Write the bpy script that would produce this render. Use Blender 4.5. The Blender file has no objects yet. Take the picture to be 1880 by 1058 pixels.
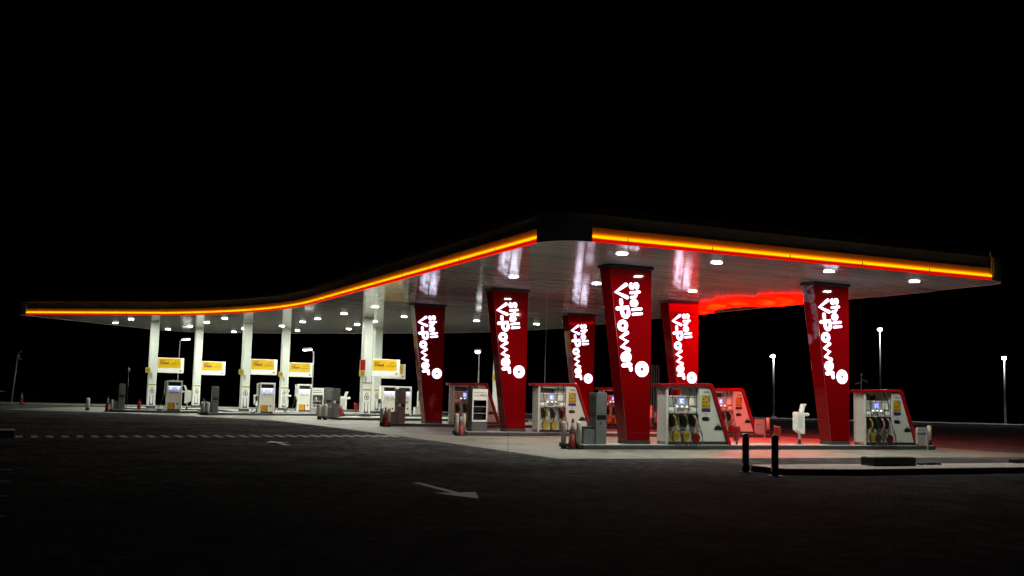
import bpy, bmesh, math, random
from mathutils import Vector, Matrix
random.seed(7)
sc = bpy.context.scene
COL = sc.collection
PI = math.pi
TH = 0.434
P0 = Vector((4.765, 35.315, 0.0))
CT, ST = math.cos(TH), math.sin(TH)
def W(u, v, z=0.0):
    return Vector((P0.x + u*CT - v*ST, P0.y + u*ST + v*CT, z))
KZ = 0.15          # island height
CZ = 6.15          # ceiling height

# ------------------------------------------------------------------ materials
MATS = {}
def nodes(name):
    m = bpy.data.materials.new(name); m.use_nodes = True
    nt = m.node_tree
    return m, nt, nt.nodes['Principled BSDF'], nt.nodes, nt.links
def paint(name, col, rough=0.4, var=0.12, scale=6.0, metallic=0.0, bump=0.0, coat=0.0, dirt=None, spec=0.5):
    m, nt, b, N, L = nodes(name)
    tc = N.new('ShaderNodeTexCoord')
    no = N.new('ShaderNodeTexNoise'); no.inputs['Scale'].default_value = scale; no.inputs['Detail'].default_value = 6; no.inputs['Roughness'].default_value = .65
    L.new(tc.outputs['Object'], no.inputs['Vector'])
    rp = N.new('ShaderNodeValToRGB')
    rp.color_ramp.elements[0].position = .3; rp.color_ramp.elements[1].position = .7
    lo = [c*(1-var) for c in col] if dirt is None else dirt
    rp.color_ramp.elements[0].color = (*lo, 1); rp.color_ramp.elements[1].color = (*col, 1)
    L.new(no.outputs['Fac'], rp.inputs['Fac']); L.new(rp.outputs['Color'], b.inputs['Base Color'])
    mr = N.new('ShaderNodeMapRange'); mr.inputs['To Min'].default_value = rough*.8; mr.inputs['To Max'].default_value = min(1, rough*1.25)
    L.new(no.outputs['Fac'], mr.inputs['Value']); L.new(mr.outputs['Result'], b.inputs['Roughness'])
    b.inputs['Metallic'].default_value = metallic
    b.inputs['Coat Weight'].default_value = coat; b.inputs['Coat Roughness'].default_value = .08
    b.inputs['Specular IOR Level'].default_value = spec
    if bump:
        bp = N.new('ShaderNodeBump'); bp.inputs['Strength'].default_value = bump; bp.inputs['Distance'].default_value = .01
        L.new(no.outputs['Fac'], bp.inputs['Height']); L.new(bp.outputs['Normal'], b.inputs['Normal'])
    MATS[name] = m; return m
def emit(name, col, s, base=(.8,.8,.8)):
    m, nt, b, N, L = nodes(name)
    b.inputs['Base Color'].default_value = (*base, 1)
    b.inputs['Emission Color'].default_value = (*col, 1); b.inputs['Emission Strength'].default_value = s
    b.inputs['Roughness'].default_value = .4
    MATS[name] = m; return m

paint('white', (.62,.66,.60), .35, .10, 5)
paint('white_frame', (.80,.82,.77), .3, .06, 8)
paint('post_white', (.58,.58,.52), .45, .2, 9)
paint('pump_white', (.50,.52,.47), .28, .07, 4)
paint('pump_grey', (.34,.35,.335), .35, .1, 6)
paint('cream', (.76,.76,.66), .4, .1, 6)
paint('red_panel', (.165,.0008,.002), .035, .10, 1.2, coat=.0, spec=.22)
paint('red_trim', (.24,.003,.006), .25, .15, 5, coat=.3)
paint('red_plastic', (.30,.006,.010), .4, .25, 9)
paint('cone_red', (.28,.015,.010), .5, .35, 12)
paint('cone_sleeve', (.30,.29,.27), .45, .35, 14)
paint('rubber', (.015,.015,.016), .6, .3, 10)
paint('black', (.008,.008,.009), .3, .3, 10)
paint('hose', (.006,.006,.007), .35, .2, 20)
paint('cap_black', (.022,.022,.025), .4, .2, 6)
paint('plinth', (.035,.037,.042), .5, .3, 8)
paint('kerb_side', (.045,.050,.055), .6, .35, 6, bump=.2)
paint('island_top', (.40,.40,.36), .7, .25, 3, bump=.25, dirt=(.24,.23,.20))
paint('steel_grey', (.15,.16,.16), .38, .12, 4, metallic=.15)
paint('steel_dark', (.055,.06,.06), .4, .2, 5)
paint('olive_side', (.12,.12,.07), .4, .2, 5)
paint('lead', (.10,.10,.095), .5, .2, 7)
paint('galv', (.35,.35,.34), .45, .25, 10, metallic=.3)
paint('yellow', (.38,.27,.010), .4, .15, 10)
paint('yellow_sign', (.70,.43,.008), .22, .06, 2, coat=.4)
paint('fascia_yellow', (.36,.34,.30), .6, .2, 1.2, spec=.05)
paint('fascia_grey', (.42,.42,.41), .4, .25, 1.0)
paint('fascia_dark', (.36,.36,.36), .35, .2, 1.0)
paint('roof_dark', (.04,.04,.042), .7, .3, 2)
paint('blue', (.02,.02,.12), .4, .1, 10)
paint('orange', (.60,.28,.01), .4, .15, 10)
paint('brown', (.10,.035,.01), .5, .1, 20)
paint('green', (.01,.05,.02), .4, .2, 10)
paint('pinkish', (.60,.30,.30), .4, .2, 10)
paint('label_grey', (.16,.16,.17), .5, .1, 20)
paint('label_red', (.35,.02,.03), .5, .1, 20)
paint('goods', (.62,.50,.40), .35, .3, 16)
paint('line_white', (.88,.87,.85), .7, .5, 12, dirt=(.60,.60,.58))
paint('line_worn', (.75,.73,.70), .8, .5, 9, dirt=(.42,.41,.39), spec=.1)
paint('strip_top_lit', (.86,.83,.76), .8, .25, 3, dirt=(.55,.52,.46), spec=.2)  # paler than island_top: light on the strip put into its colour
paint('line_yellow', (.62,.52,.22), .7, .3, 12, dirt=(.40,.36,.24))
paint('desert', (.022,.019,.015), .95, .4, .3)
paint('asphalt', (.05,.05,.05), .85, .3, 2.5, bump=.3)
paint('sidewalk', (.55,.56,.50), .8, .3, .6, bump=.2)
paint('manhole', (.055,.055,.053), .8, .5, 5, spec=.1)
paint('bollard_dark', (.05,.052,.048), .45, .4, 14)  # darkened: the unlit side is put into the colour

emit('lamp_lens', (.97,1,.89), 840)
emit('lamp_side', (1,1,.94), 1.4)
emit('street_lens', (1,1,1), 320)
emit('street_lens_bright', (1,1,1), 420)
emit('letter', (.76,.76,1.0), 2.4)
emit('strip_yellow', (1,.60,.0), 1.15, (.5,.3,.0))
emit('strip_red', (1,.004,.0), .62, (.4,.0,.0))
emit('strip_wash', (1,.33,.01), 9)
paint('fascia_band', (.62,.30,.01), .6, .06, 1.5, spec=.05)
emit('street_lens_soft', (1,1,1), 5)
emit('screen', (.16,.24,1.0), 1.6, (.1,.1,.2))
emit('display_glow', (.42,.50,.95), .42)
emit('screen_white', (.75,.8,1.0), 1.6)
emit('led_white', (1,1,.95), 3.0)
emit('glow_red', (1,.0004,.0), 48, (.4,.0,.0))  # added red glow that tints the pump, column and ground around it
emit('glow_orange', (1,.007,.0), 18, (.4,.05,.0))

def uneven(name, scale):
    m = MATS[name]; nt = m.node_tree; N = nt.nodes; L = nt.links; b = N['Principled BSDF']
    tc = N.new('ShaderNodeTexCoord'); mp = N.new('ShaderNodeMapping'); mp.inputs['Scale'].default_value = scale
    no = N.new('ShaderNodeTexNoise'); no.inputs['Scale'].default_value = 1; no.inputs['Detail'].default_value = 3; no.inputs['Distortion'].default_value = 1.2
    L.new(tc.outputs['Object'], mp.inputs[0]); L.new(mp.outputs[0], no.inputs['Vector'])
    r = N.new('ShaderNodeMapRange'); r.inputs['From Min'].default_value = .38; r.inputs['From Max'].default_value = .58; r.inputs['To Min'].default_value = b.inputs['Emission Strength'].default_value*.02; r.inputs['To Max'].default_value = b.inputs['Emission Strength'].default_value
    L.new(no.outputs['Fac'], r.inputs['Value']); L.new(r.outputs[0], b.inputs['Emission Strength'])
uneven('glow_red', (.5, 1.9, 1)); uneven('glow_orange', (.8, 2.6, 1))  # breaks the added glow into streaks

def ceiling_mat():
    m, nt, b, N, L = nodes('ceiling_panels')
    tc = N.new('ShaderNodeTexCoord')
    sep = N.new('ShaderNodeSeparateXYZ'); L.new(tc.outputs['Object'], sep.inputs[0])
    # lining panels 0.20 m wide running along u : profile repeats in v
    mul = N.new('ShaderNodeMath'); mul.operation = 'MULTIPLY'; mul.inputs[1].default_value = 1/.20; L.new(sep.outputs['Y'], mul.inputs[0])
    fr = N.new('ShaderNodeMath'); fr.operation = 'FRACT'; L.new(mul.outputs[0], fr.inputs[0])
    fl = N.new('ShaderNodeMath'); fl.operation = 'FLOOR'; L.new(mul.outputs[0], fl.inputs[0])
    wn = N.new('ShaderNodeTexWhiteNoise'); wn.noise_dimensions = '1D'; L.new(fl.outputs[0], wn.inputs['W'])
    ramp = N.new('ShaderNodeValToRGB'); e = ramp.color_ramp
    e.elements[0].position = 0; e.elements[0].color = (0,0,0,1); e.elements[1].position = .07; e.elements[1].color = (.85,.85,.85,1)
    x = e.elements.new(.5); x.color = (1,1,1,1); x = e.elements.new(.93); x.color = (.85,.85,.85,1); x = e.elements.new(1.0); x.color = (0,0,0,1)
    L.new(fr.outputs[0], ramp.inputs['Fac'])
    no = N.new('ShaderNodeTexNoise'); no.inputs['Scale'].default_value = .8; no.inputs['Detail'].default_value = 3
    L.new(tc.outputs['Object'], no.inputs['Vector'])
    add = N.new('ShaderNodeMath'); add.operation = 'MULTIPLY_ADD'; add.inputs[1].default_value = .12
    L.new(no.outputs['Fac'], add.inputs[0]); L.new(ramp.outputs['Color'], add.inputs[2])
    bp = N.new('ShaderNodeBump'); bp.inputs['Strength'].default_value = .5; bp.inputs['Distance'].default_value = .012
    L.new(add.outputs[0], bp.inputs['Height']); L.new(bp.outputs['Normal'], b.inputs['Normal'])
    c = N.new('ShaderNodeMapRange'); c.inputs['To Min'].default_value = .58; c.inputs['To Max'].default_value = .88; L.new(wn.outputs['Value'], c.inputs['Value'])
    gro = N.new('ShaderNodeMath'); gro.operation = 'MULTIPLY'
    st = N.new('ShaderNodeMapRange'); st.inputs['From Min'].default_value = 0; st.inputs['From Max'].default_value = .85; st.inputs['To Min'].default_value = .25; L.new(ramp.outputs['Color'], st.inputs['Value'])
    L.new(c.outputs[0], gro.inputs[0]); L.new(st.outputs[0], gro.inputs[1])
    cc = N.new('ShaderNodeCombineColor')
    for k, f in enumerate((1.0, .98, .93)):
        mm = N.new('ShaderNodeMath'); mm.operation = 'MULTIPLY'; mm.inputs[1].default_value = f; L.new(gro.outputs[0], mm.inputs[0]); L.new(mm.outputs[0], cc.inputs[k])
    L.new(cc.outputs[0], b.inputs['Base Color'])
    b.inputs['Metallic'].default_value = .22; b.inputs['Roughness'].default_value = .08; b.inputs['Specular IOR Level'].default_value = 1.0
    MATS['ceiling'] = m
ceiling_mat()

def paver_mat():
    m, nt, b, N, L = nodes('block_paving')
    tc = N.new('ShaderNodeTexCoord'); mp = N.new('ShaderNodeMapping'); mp.inputs['Rotation'].default_value = (0,0,-TH+PI/4)
    L.new(tc.outputs['Object'], mp.inputs[0])
    br = N.new('ShaderNodeTexBrick'); br.inputs['Scale'].default_value = 1; br.inputs['Brick Width'].default_value = .24; br.inputs['Row Height'].default_value = .12
    br.inputs['Mortar Size'].default_value = .008; br.inputs['Color1'].default_value = (.155,.157,.153,1); br.inputs['Color2'].default_value = (.052,.053,.052,1); br.inputs['Mortar'].default_value = (.015,.015,.015,1)
    L.new(mp.outputs[0], br.inputs['Vector'])
    no = N.new('ShaderNodeTexNoise'); no.inputs['Scale'].default_value = .35; no.inputs['Detail'].default_value = 8; no.inputs['Roughness'].default_value = .7; L.new(tc.outputs['Object'], no.inputs['Vector'])
    r = N.new('ShaderNodeMapRange'); r.inputs['From Min'].default_value=.3; r.inputs['From Max'].default_value=.7; r.inputs['To Min'].default_value = .35; r.inputs['To Max'].default_value = 1.5; L.new(no.outputs['Fac'], r.inputs['Value'])
    mx = N.new('ShaderNodeMix'); mx.data_type = 'RGBA'; mx.blend_type = 'MULTIPLY'; mx.inputs['Factor'].default_value = 1
    L.new(br.outputs['Color'], mx.inputs['A']); L.new(r.outputs[0], mx.inputs['B']); L.new(mx.outputs['Result'], b.inputs['Base Color'])
    bp = N.new('ShaderNodeBump'); bp.inputs['Strength'].default_value = .6; bp.inputs['Distance'].default_value = .006; bp.invert = True
    L.new(br.outputs['Fac'], bp.inputs['Height']); L.new(bp.outputs['Normal'], b.inputs['Normal'])
    b.inputs['Roughness'].default_value = .9; b.inputs['Specular IOR Level'].default_value = .02
    df = N.new('ShaderNodeBsdfDiffuse'); df.inputs['Roughness'].default_value = .6
    L.new(mx.outputs['Result'], df.inputs['Color']); L.new(bp.outputs['Normal'], df.inputs['Normal'])
    ms = N.new('ShaderNodeMixShader'); ms.inputs[0].default_value = .40
    L.new(df.outputs[0], ms.inputs[1]); L.new(b.outputs[0], ms.inputs[2]); L.new(ms.outputs[0], N['Material Output'].inputs['Surface'])
    MATS['pavers'] = m
paver_mat()

def concrete_mat():
    m, nt, b, N, L = nodes('apron_concrete')
    tc = N.new('ShaderNodeTexCoord')
    n1 = N.new('ShaderNodeTexNoise'); n1.inputs['Scale'].default_value = .45; n1.inputs['Detail'].default_value = 9; n1.inputs['Roughness'].default_value = .68; n1.inputs['Distortion'].default_value = .6
    n2 = N.new('ShaderNodeTexNoise'); n2.inputs['Scale'].default_value = 7; n2.inputs['Detail'].default_value = 5
    L.new(tc.outputs['Object'], n1.inputs['Vector']); L.new(tc.outputs['Object'], n2.inputs['Vector'])
    rp = N.new('ShaderNodeValToRGB'); e = rp.color_ramp
    e.elements[0].position = .32; e.elements[0].color = (.075,.073,.060,1); e.elements[1].position = .66; e.elements[1].color = (.24,.24,.195,1)
    x = e.elements.new(.47); x.color = (.185,.18,.145,1)
    L.new(n1.outputs['Fac'], rp.inputs['Fac'])
    r = N.new('ShaderNodeMapRange'); r.inputs['To Min'].default_value = .75; r.inputs['To Max'].default_value = 1.2; L.new(n2.outputs['Fac'], r.inputs['Value'])
    br = N.new('ShaderNodeTexBrick'); br.offset = 0; br.inputs['Scale'].default_value = 1; br.inputs['Brick Width'].default_value = 4.4; br.inputs['Row Height'].default_value = 4.4; br.inputs['Mortar Size'].default_value = .02
    br.inputs['Color1'].default_value = (1,1,1,1); br.inputs['Color2'].default_value = (.9,.9,.9,1); br.inputs['Mortar'].default_value = (.3,.3,.3,1)
    L.new(tc.outputs['Object'], br.inputs['Vector'])
    mx = N.new('ShaderNodeMix'); mx.data_type = 'RGBA'; mx.blend_type = 'MULTIPLY'; mx.inputs['Factor'].default_value = 1
    L.new(rp.outputs['Color'], mx.inputs['A']); L.new(r.outputs[0], mx.inputs['B'])
    m2 = N.new('ShaderNodeMix'); m2.data_type = 'RGBA'; m2.blend_type = 'MULTIPLY'; m2.inputs['Factor'].default_value = 1
    L.new(mx.outputs['Result'], m2.inputs['A']); L.new(br.outputs['Color'], m2.inputs['B']); L.new(m2.outputs['Result'], b.inputs['Base Color'])
    bp = N.new('ShaderNodeBump'); bp.inputs['Strength'].default_value = .3; bp.inputs['Distance'].default_value = .01; L.new(n2.outputs['Fac'], bp.inputs['Height']); L.new(bp.outputs['Normal'], b.inputs['Normal'])
    b.inputs['Roughness'].default_value = .6
    MATS['concrete'] = m
concrete_mat()

# ------------------------------------------------------------------ mesh helpers
class MB:
    def __init__(s): s.v = []; s.f = []; s.sm = []
    def add(s, vs, fs, smooth=False):
        o = len(s.v); s.v += [tuple(p) for p in vs]; s.f += [tuple(i+o for i in f) for f in fs]; s.sm += [smooth]*len(fs); return s
    def box(s, x0, x1, y0, y1, z0, z1):
        return s.add([(x0,y0,z0),(x1,y0,z0),(x1,y1,z0),(x0,y1,z0),(x0,y0,z1),(x1,y0,z1),(x1,y1,z1),(x0,y1,z1)],
                     [(3,2,1,0),(4,5,6,7),(0,1,5,4),(1,2,6,5),(2,3,7,6),(3,0,4,7)])
    def hexa(s, b, t):     # bottom quad, top quad (ccw seen from above)
        return s.add(list(b)+list(t), [(3,2,1,0),(4,5,6,7),(0,1,5,4),(1,2,6,5),(2,3,7,6),(3,0,4,7)])
    def prism_y(s, poly, y0, y1):   # poly in (x,z) ccw seen from -y
        n = len(poly)
        vs = [(x,y0,z) for x,z in poly] + [(x,y1,z) for x,z in poly]
        fs = [tuple(range(n)), tuple(range(2*n-1, n-1, -1))] + [(i, i+n, (i+1)%n+n, (i+1)%n) for i in range(n)]
        return s.add(vs, fs)
    def prism_z(s, poly, z0, z1):   # poly (x,y) ccw from above
        n = len(poly)
        vs = [(x,y,z0) for x,y in poly] + [(x,y,z1) for x,y in poly]
        fs = [tuple(range(n-1,-1,-1)), tuple(range(n, 2*n))] + [(i, (i+1)%n, (i+1)%n+n, i+n) for i in range(n)]
        return s.add(vs, fs)
    def lathe(s, prof, n=16, c=(0,0,0), axis='z', cap=True):   # prof (r, h)
        vs = []; fs = []
        for r, h in prof:
            for k in range(n):
                a = 2*PI*k/n
                p = (r*math.cos(a), r*math.sin(a), h) if axis == 'z' else (r*math.cos(a), -h, r*math.sin(a))
                vs.append((p[0]+c[0], p[1]+c[1], p[2]+c[2]))
        for i in range(len(prof)-1):
            for k in range(n):
                fs.append((i*n+k, i*n+(k+1)%n, (i+1)*n+(k+1)%n, (i+1)*n+k))
        s.add(vs, fs, True)
        if cap:
            o = len(s.v)-len(vs)
            s.f.append(tuple(o+k for k in range(n-1,-1,-1))); s.sm.append(False)
            s.f.append(tuple(o+(len(prof)-1)*n+k for k in range(n))); s.sm.append(False)
        return s
    def tube(s, pts, r, n=8, flat=None, rnd=False):
        pts = [Vector(p) for p in pts]
        if (pts[0]-pts[-1]).length < 1e-6: closed = True; pts = pts[:-1]
        else: closed = False
        m = len(pts); rings = []
        up = None
        for i, p in enumerate(pts):
            a = pts[(i-1) % m] if (closed or i > 0) else p
            c = pts[(i+1) % m] if (closed or i < m-1) else p
            t = (c-a); t = t.normalized() if t.length > 1e-9 else Vector((0,0,1))
            if up is None:
                up = Vector((0,1,0)) if abs(t.y) < .9 else Vector((1,0,0))
            sx = t.cross(up); sx = sx.normalized() if sx.length > 1e-6 else Vector((1,0,0)); sy = sx.cross(t).normalized(); up = sy
            rings.append((p, sx, sy, t))
        R = []
        def ring(p, sx, sy, rr):
            q = []
            for k in range(n):
                an = 2*PI*k/n; d = sx*math.cos(an)*rr + sy*math.sin(an)*rr
                if flat: d = Vector((d.x, d.y*flat, d.z))
                q.append(p+d)
            R.append(q)
        if rnd and not closed:
            p, sx, sy, t = rings[0]
            for a in (80, 55, 28): ring(p - t*r*math.sin(math.radians(a)), sx, sy, r*math.cos(math.radians(a)))
        for p, sx, sy, t in rings: ring(p, sx, sy, r)
        if rnd and not closed:
            p, sx, sy, t = rings[-1]
            for a in (28, 55, 80): ring(p + t*r*math.sin(math.radians(a)), sx, sy, r*math.cos(math.radians(a)))
        vs = [q for r_ in R for q in r_]; fs = []
        M = len(R)
        for i in range(M if closed else M-1):
            for k in range(n):
                j = (i+1) % M
                fs.append((i*n+k, j*n+k, j*n+(k+1)%n, i*n+(k+1)%n))
        if not closed:
            fs.append(tuple(range(n))); fs.append(tuple(range((M-1)*n+n-1, (M-1)*n-1, -1)))
        return s.add(vs, fs, True)
    def build(s, name, mat, parent=None, bevel=0, loc=None):
        me = bpy.data.meshes.new(name); me.from_pydata([tuple(p) for p in s.v], [], s.f); 
        bm = bmesh.new(); bm.from_mesh(me); bmesh.ops.recalc_face_normals(bm, faces=bm.faces); bm.to_mesh(me); bm.free()
        if len(s.sm) == len(me.polygons): me.polygons.foreach_set('use_smooth', s.sm)
        me.materials.append(MATS[mat]); me.update()
        o = bpy.data.objects.new(name, me); COL.objects.link(o)
        if parent: o.parent = parent
        if loc is not None: o.location = loc
        if bevel:
            md = o.modifiers.new('bevel', 'BEVEL'); md.width = bevel; md.segments = 2; md.limit_method = 'ANGLE'; md.angle_limit = math.radians(40)
        return o
def arc(cx, cy, r, a0, a1, n):
    return [(cx+r*math.cos(math.radians(a0+(a1-a0)*i/n)), cy+r*math.sin(math.radians(a0+(a1-a0)*i/n))) for i in range(n+1)]
def tag(o, label=None, cat=None, group=None, kind=None):
    if label: o['label'] = label
    if cat: o['category'] = cat
    if group: o['group'] = group
    if kind: o['kind'] = kind
    return o
def thing(name, label, cat, u, v, z=KZ, rot=0, group=None, sc_=1.0):
    o = bpy.data.objects.new(name, None); COL.objects.link(o)
    o.empty_display_size = .2
    o.location = W(u, v, z); o.rotation_euler = (0,0,TH+rot); o.scale = (sc_,)*3
    return tag(o, label, cat, group)
def text(s, size, mat, name, parent, x, y, z, ext=.004, bold=0, align='CENTER'):   # faces -y, origin at (x,y,z)
    cu = bpy.data.curves.new(name, 'FONT'); cu.body = s; cu.size = size; cu.extrude = ext; cu.offset = bold; cu.align_x = align; cu.resolution_u = 3
    to = bpy.data.objects.new(name, cu); COL.objects.link(to)
    dg = bpy.context.evaluated_depsgraph_get(); me = bpy.data.meshes.new_from_object(to.evaluated_get(dg))
    bpy.data.objects.remove(to); bpy.data.curves.remove(cu)
    me.name = name; me.transform(Matrix.Rotation(PI/2, 4, 'X')); me.materials.clear(); me.materials.append(MATS[mat])
    o = bpy.data.objects.new(name, me); COL.objects.link(o); o.parent = parent; o.location = (x, y, z)
    return o

# ------------------------------------------------------------------ setting
def poly_sheet(name, pts, z, mat, parent=None, kind='structure'):
    bm = bmesh.new(); vs = [bm.verts.new((p[0], p[1], z)) for p in pts]; f = bm.faces.new(vs)
    bmesh.ops.triangulate(bm, faces=[f]); bmesh.ops.recalc_face_normals(bm, faces=bm.faces)
    for f in bm.faces:
        if f.normal.z < 0: f.normal_flip()
    me = bpy.data.meshes.new(name); bm.to_mesh(me); bm.free(); me.materials.append(MATS[mat])
    o = bpy.data.objects.new(name, me); COL.objects.link(o)
    if parent: o.parent = parent
    elif kind: o['kind'] = kind
    return o
poly_sheet('ground', [(-3000,-3000),(3000,-3000),(3000,3000),(-3000,3000)], -.14, 'desert')
# block paved forecourt as a slab of its own
mb = MB(); mb.prism_z([(-70,-12),(80,-12),(80,85.5),(46,92),(30,93),(10,91),(-10,88),(-38,82.2),(-70,80)], -.12, -.004)
paving = mb.build('paving', 'pavers'); paving['kind'] = 'structure'
mb = MB(); mb.prism_z([(8,93.2),(30,95.4),(46,94.4),(80,87.5),(80,92),(46,99),(30,100.5),(8,98)], -.12, .10)
w = mb.build('far_pavement', 'sidewalk'); w['kind'] = 'structure'
mb = MB(); mb.prism_z([(-70,82),(-38,84),(-10,89.8),(6,92.5),(6,95),(-10,93),(-38,86.5),(-70,85)], -.12, .06)
w = mb.build('far_path', 'sidewalk'); w['kind'] = 'structure'
mb = MB(); mb.prism_z([(10,100.8),(80,99.2),(80,112),(10,112)], -.135, -.02)
w = mb.build('far_road', 'asphalt'); w['kind'] = 'structure'

left_edge = [(-5.95,-4.85),(-5.95,8),(-6.25,16),(-6.6,22),(-7.0,26.5),(-9.1,30.6),(-11.6,34.0),(-14.3,37.6),(-20.3,42.3)]
apron_l = left_edge + [(-16,52),(-8.5,60.5),(-3,60),(6,51),(12.2,42),(14.3,34),(14.3,-4.85)]
apron = poly_sheet('apron', [W(*p).to_tuple()[:2] for p in apron_l], 0.0, 'concrete')
# painted markings : parts of the paving / apron
def quadmark(name, pts, mat, parent, z):
    poly_sheet(name, [W(*p).to_tuple()[:2] for p in pts], z, mat, parent)
for i in range(30):
    u = -19.33 + .447*i; v0 = 5.6 + max(0, (u+19.2))*.165
    quadmark('crossing_bar', [(u,v0),(u+.20,v0),(u+.20,v0+1.45),(u,v0+1.45)], 'line_worn', paving, 0.0)
def arrow(u, v, L, hw, hl, sw, sgn):
    pts = [(u-sw/2,v),(u+sw/2,v),(u+sw/2,v+sgn*(L-hl)),(u+hw/2,v+sgn*(L-hl)-sgn*.08),(u,v+sgn*L),(u-hw/2,v+sgn*(L-hl)-sgn*.08),(u-sw/2,v+sgn*(L-hl))]
    quadmark('painted_arrow', pts, 'line_white', paving, 0.001)
arrow(-12.37, -11.25, 3.03, .80, 1.0, .15, -1)
arrow(-11.83, 1.54, 2.6, .80, 1.05, .15, 1)
for v in (-7.4, -9.97, -12.57, -15.17, -17.77):
    quadmark('bay_line', [(-24,v-.05),(-19.3,v-.05),(-19.3,v+.05),(-24,v+.05)], 'line_white', paving, 0.002)
quadmark('faint_line', [(-18.95,-12.78),(-18.6,-12.8),(-18.6,-12.7),(-18.95,-12.68)], 'manhole', paving, .001)
quadmark('manhole_cover', [(-9.3,4.5),(-8.3,3.0),(-7.6,3.6),(-8.5,5.0)], 'manhole', paving, .003)
quadmark('manhole_cover', [(-9.4,-4.6),(-8.1,-5.3),(-7.9,-4.7),(-9.1,-4.0)], 'manhole', paving, .003)
for a, b in (((-2.43,-1.4),(-2.77,-4.8)), ((5.9,-1.4),(5.72,-4.8)), ((2.6,-1.6),(1.9,-4.1)), ((-2.2,8.0),(-2.5,5.0)), ((5.9,8.0),(5.7,4.8)), ((-5.0,-2.2),(-2.9,-.9))):
    quadmark('bay_line', [(a[0]-.03,a[1]),(a[0]+.03,a[1]),(b[0]+.03,b[1]),(b[0]-.03,b[1])], 'line_yellow', apron, .004)

# pump islands
def island(corners, label, z=KZ):
    c = W(*corners[0]); o = bpy.data.objects.new('pump_island', None); COL.objects.link(o); o.location = (c.x, c.y, 0)
    tag(o, label, 'kerb island', 'raised kerb islands')
    pts = [(W(*p)-c).to_tuple()[:2] for p in corners]
    MB().prism_z(pts, 0, z-.004).build('kerb', 'kerb_side', o, .02)
    cx = sum(p[0] for p in pts)/len(pts); cy = sum(p[1] for p in pts)/len(pts)
    ins = []
    for x, y in pts:
        d = Vector((cx-x, cy-y)); d = d/d.length*.05; ins.append((x+d.x, y+d.y))
    MB().prism_z(ins, z-.03, z).build('top_slab', 'island_top', o)
    return o
def rnd_isl(u0, u1, v0, v1):
    return [(u0,v0),(u1-.4,v0),(u1-.1,v0+.2),(u1,v0+.6),(u1,v1-.5),(u1-.4,v1),(u0,v1)]
island(rnd_isl(-2.85,12.85,-.5,1.15), 'long kerb island nearest the camera under the pump numbered 3')
island(rnd_isl(-2.85,12.85,9.2,10.8), 'kerb island under the pump numbered 7, second from the front')
island(rnd_isl(-2.85,12.85,18.9,20.5), 'kerb island under the pump numbered 11, third from the front')
island([(-2.95,28.3),(9.5,28.9),(9.5,32.3),(-2.95,32.3)], 'kerb island carrying the two grey payment kiosks and white column')
island([(-9.4,35.0),(-1.5,36.9),(5.2,36.9),(5.2,38.3),(-1.9,38.4),(-9.4,36.6)], 'kerb island in front of the second diesel pump from left')
island([(-14.2,39.1),(-8.9,38.65),(-8.9,40.5),(-14.2,40.9)], 'far left kerb island under the leftmost diesel pump')
island([(-6.7,39.8),(6.5,39.8),(6.5,43.6),(-6.7,43.6)], 'back kerb island under the second white column from left')
island([(-12.8,45.2),(0.4,45.2),(0.4,48),(-12.8,48)], 'back kerb island under the leftmost white column')
island([(-9.2,51.0),(-1,51.0),(-1,53.2),(-9.2,53.2)], 'rearmost kerb island under the thin far column')

# front right planter kerb and left block
def kerb_strip(corners, label, z):
    c = W(*corners[0]); o = bpy.data.objects.new('kerb_strip', None); COL.objects.link(o); o.location = (c.x, c.y, 0)
    tag(o, label, 'kerb')
    pts = [(W(*p)-c).to_tuple()[:2] for p in corners]
    MB().prism_z(pts, -.004, z-.004).build('kerb', 'plinth', o, .015)  # dark sides: unlit faces painted into the colour
    cx = sum(p[0] for p in pts)/len(pts); cy = sum(p[1] for p in pts)/len(pts)
    MB().prism_z([(x+(cx-x)*.004, y+(cy-y)*.03) for x, y in pts], z-.02, z).build('top_slab', 'strip_top_lit', o)
    return o
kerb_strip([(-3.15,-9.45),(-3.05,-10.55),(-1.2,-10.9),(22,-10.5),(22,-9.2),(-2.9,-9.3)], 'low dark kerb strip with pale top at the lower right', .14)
mb = MB(); mb.box(-.72,.72,-.22,.22,0,.20); t = thing('riser_block', 'black rectangular block standing on the lower right kerb strip', 'block', .95,-9.75,.14); mb.build('body','black',t,.01)
MB().box(-.69,.69,-.19,.19,.2,.215).build('cover','plinth',t,.004)
t = thing('drain_grate', 'small flat black grate on the kerb strip right of the block', 'grate', 2.35,-9.75,.14)
MB().box(-.34,.34,-.1,.1,0,.02).build('frame','black',t)
mb = MB()
for x in (-.3,-.1,.1,.3): mb.box(x-.03,x+.03,-.09,.09,.02,.055)
mb.build('bars','black',t)
t = thing('drain_grate', 'black grate at the right edge of the photo on the kerb strip', 'grate', 6.3,-9.3,.14)
MB().box(-.34,.34,-.1,.1,0,.02).build('frame','black',t); MB().box(-.34,.1,-.1,.1,.02,.10).build('bars','black',t)
kerb_strip([(-21,5.6),(-19.35,5.6),(-19.35,6.8),(-21,6.8)], 'dark kerb block at the left edge beside the crossing bars', .22)

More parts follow.
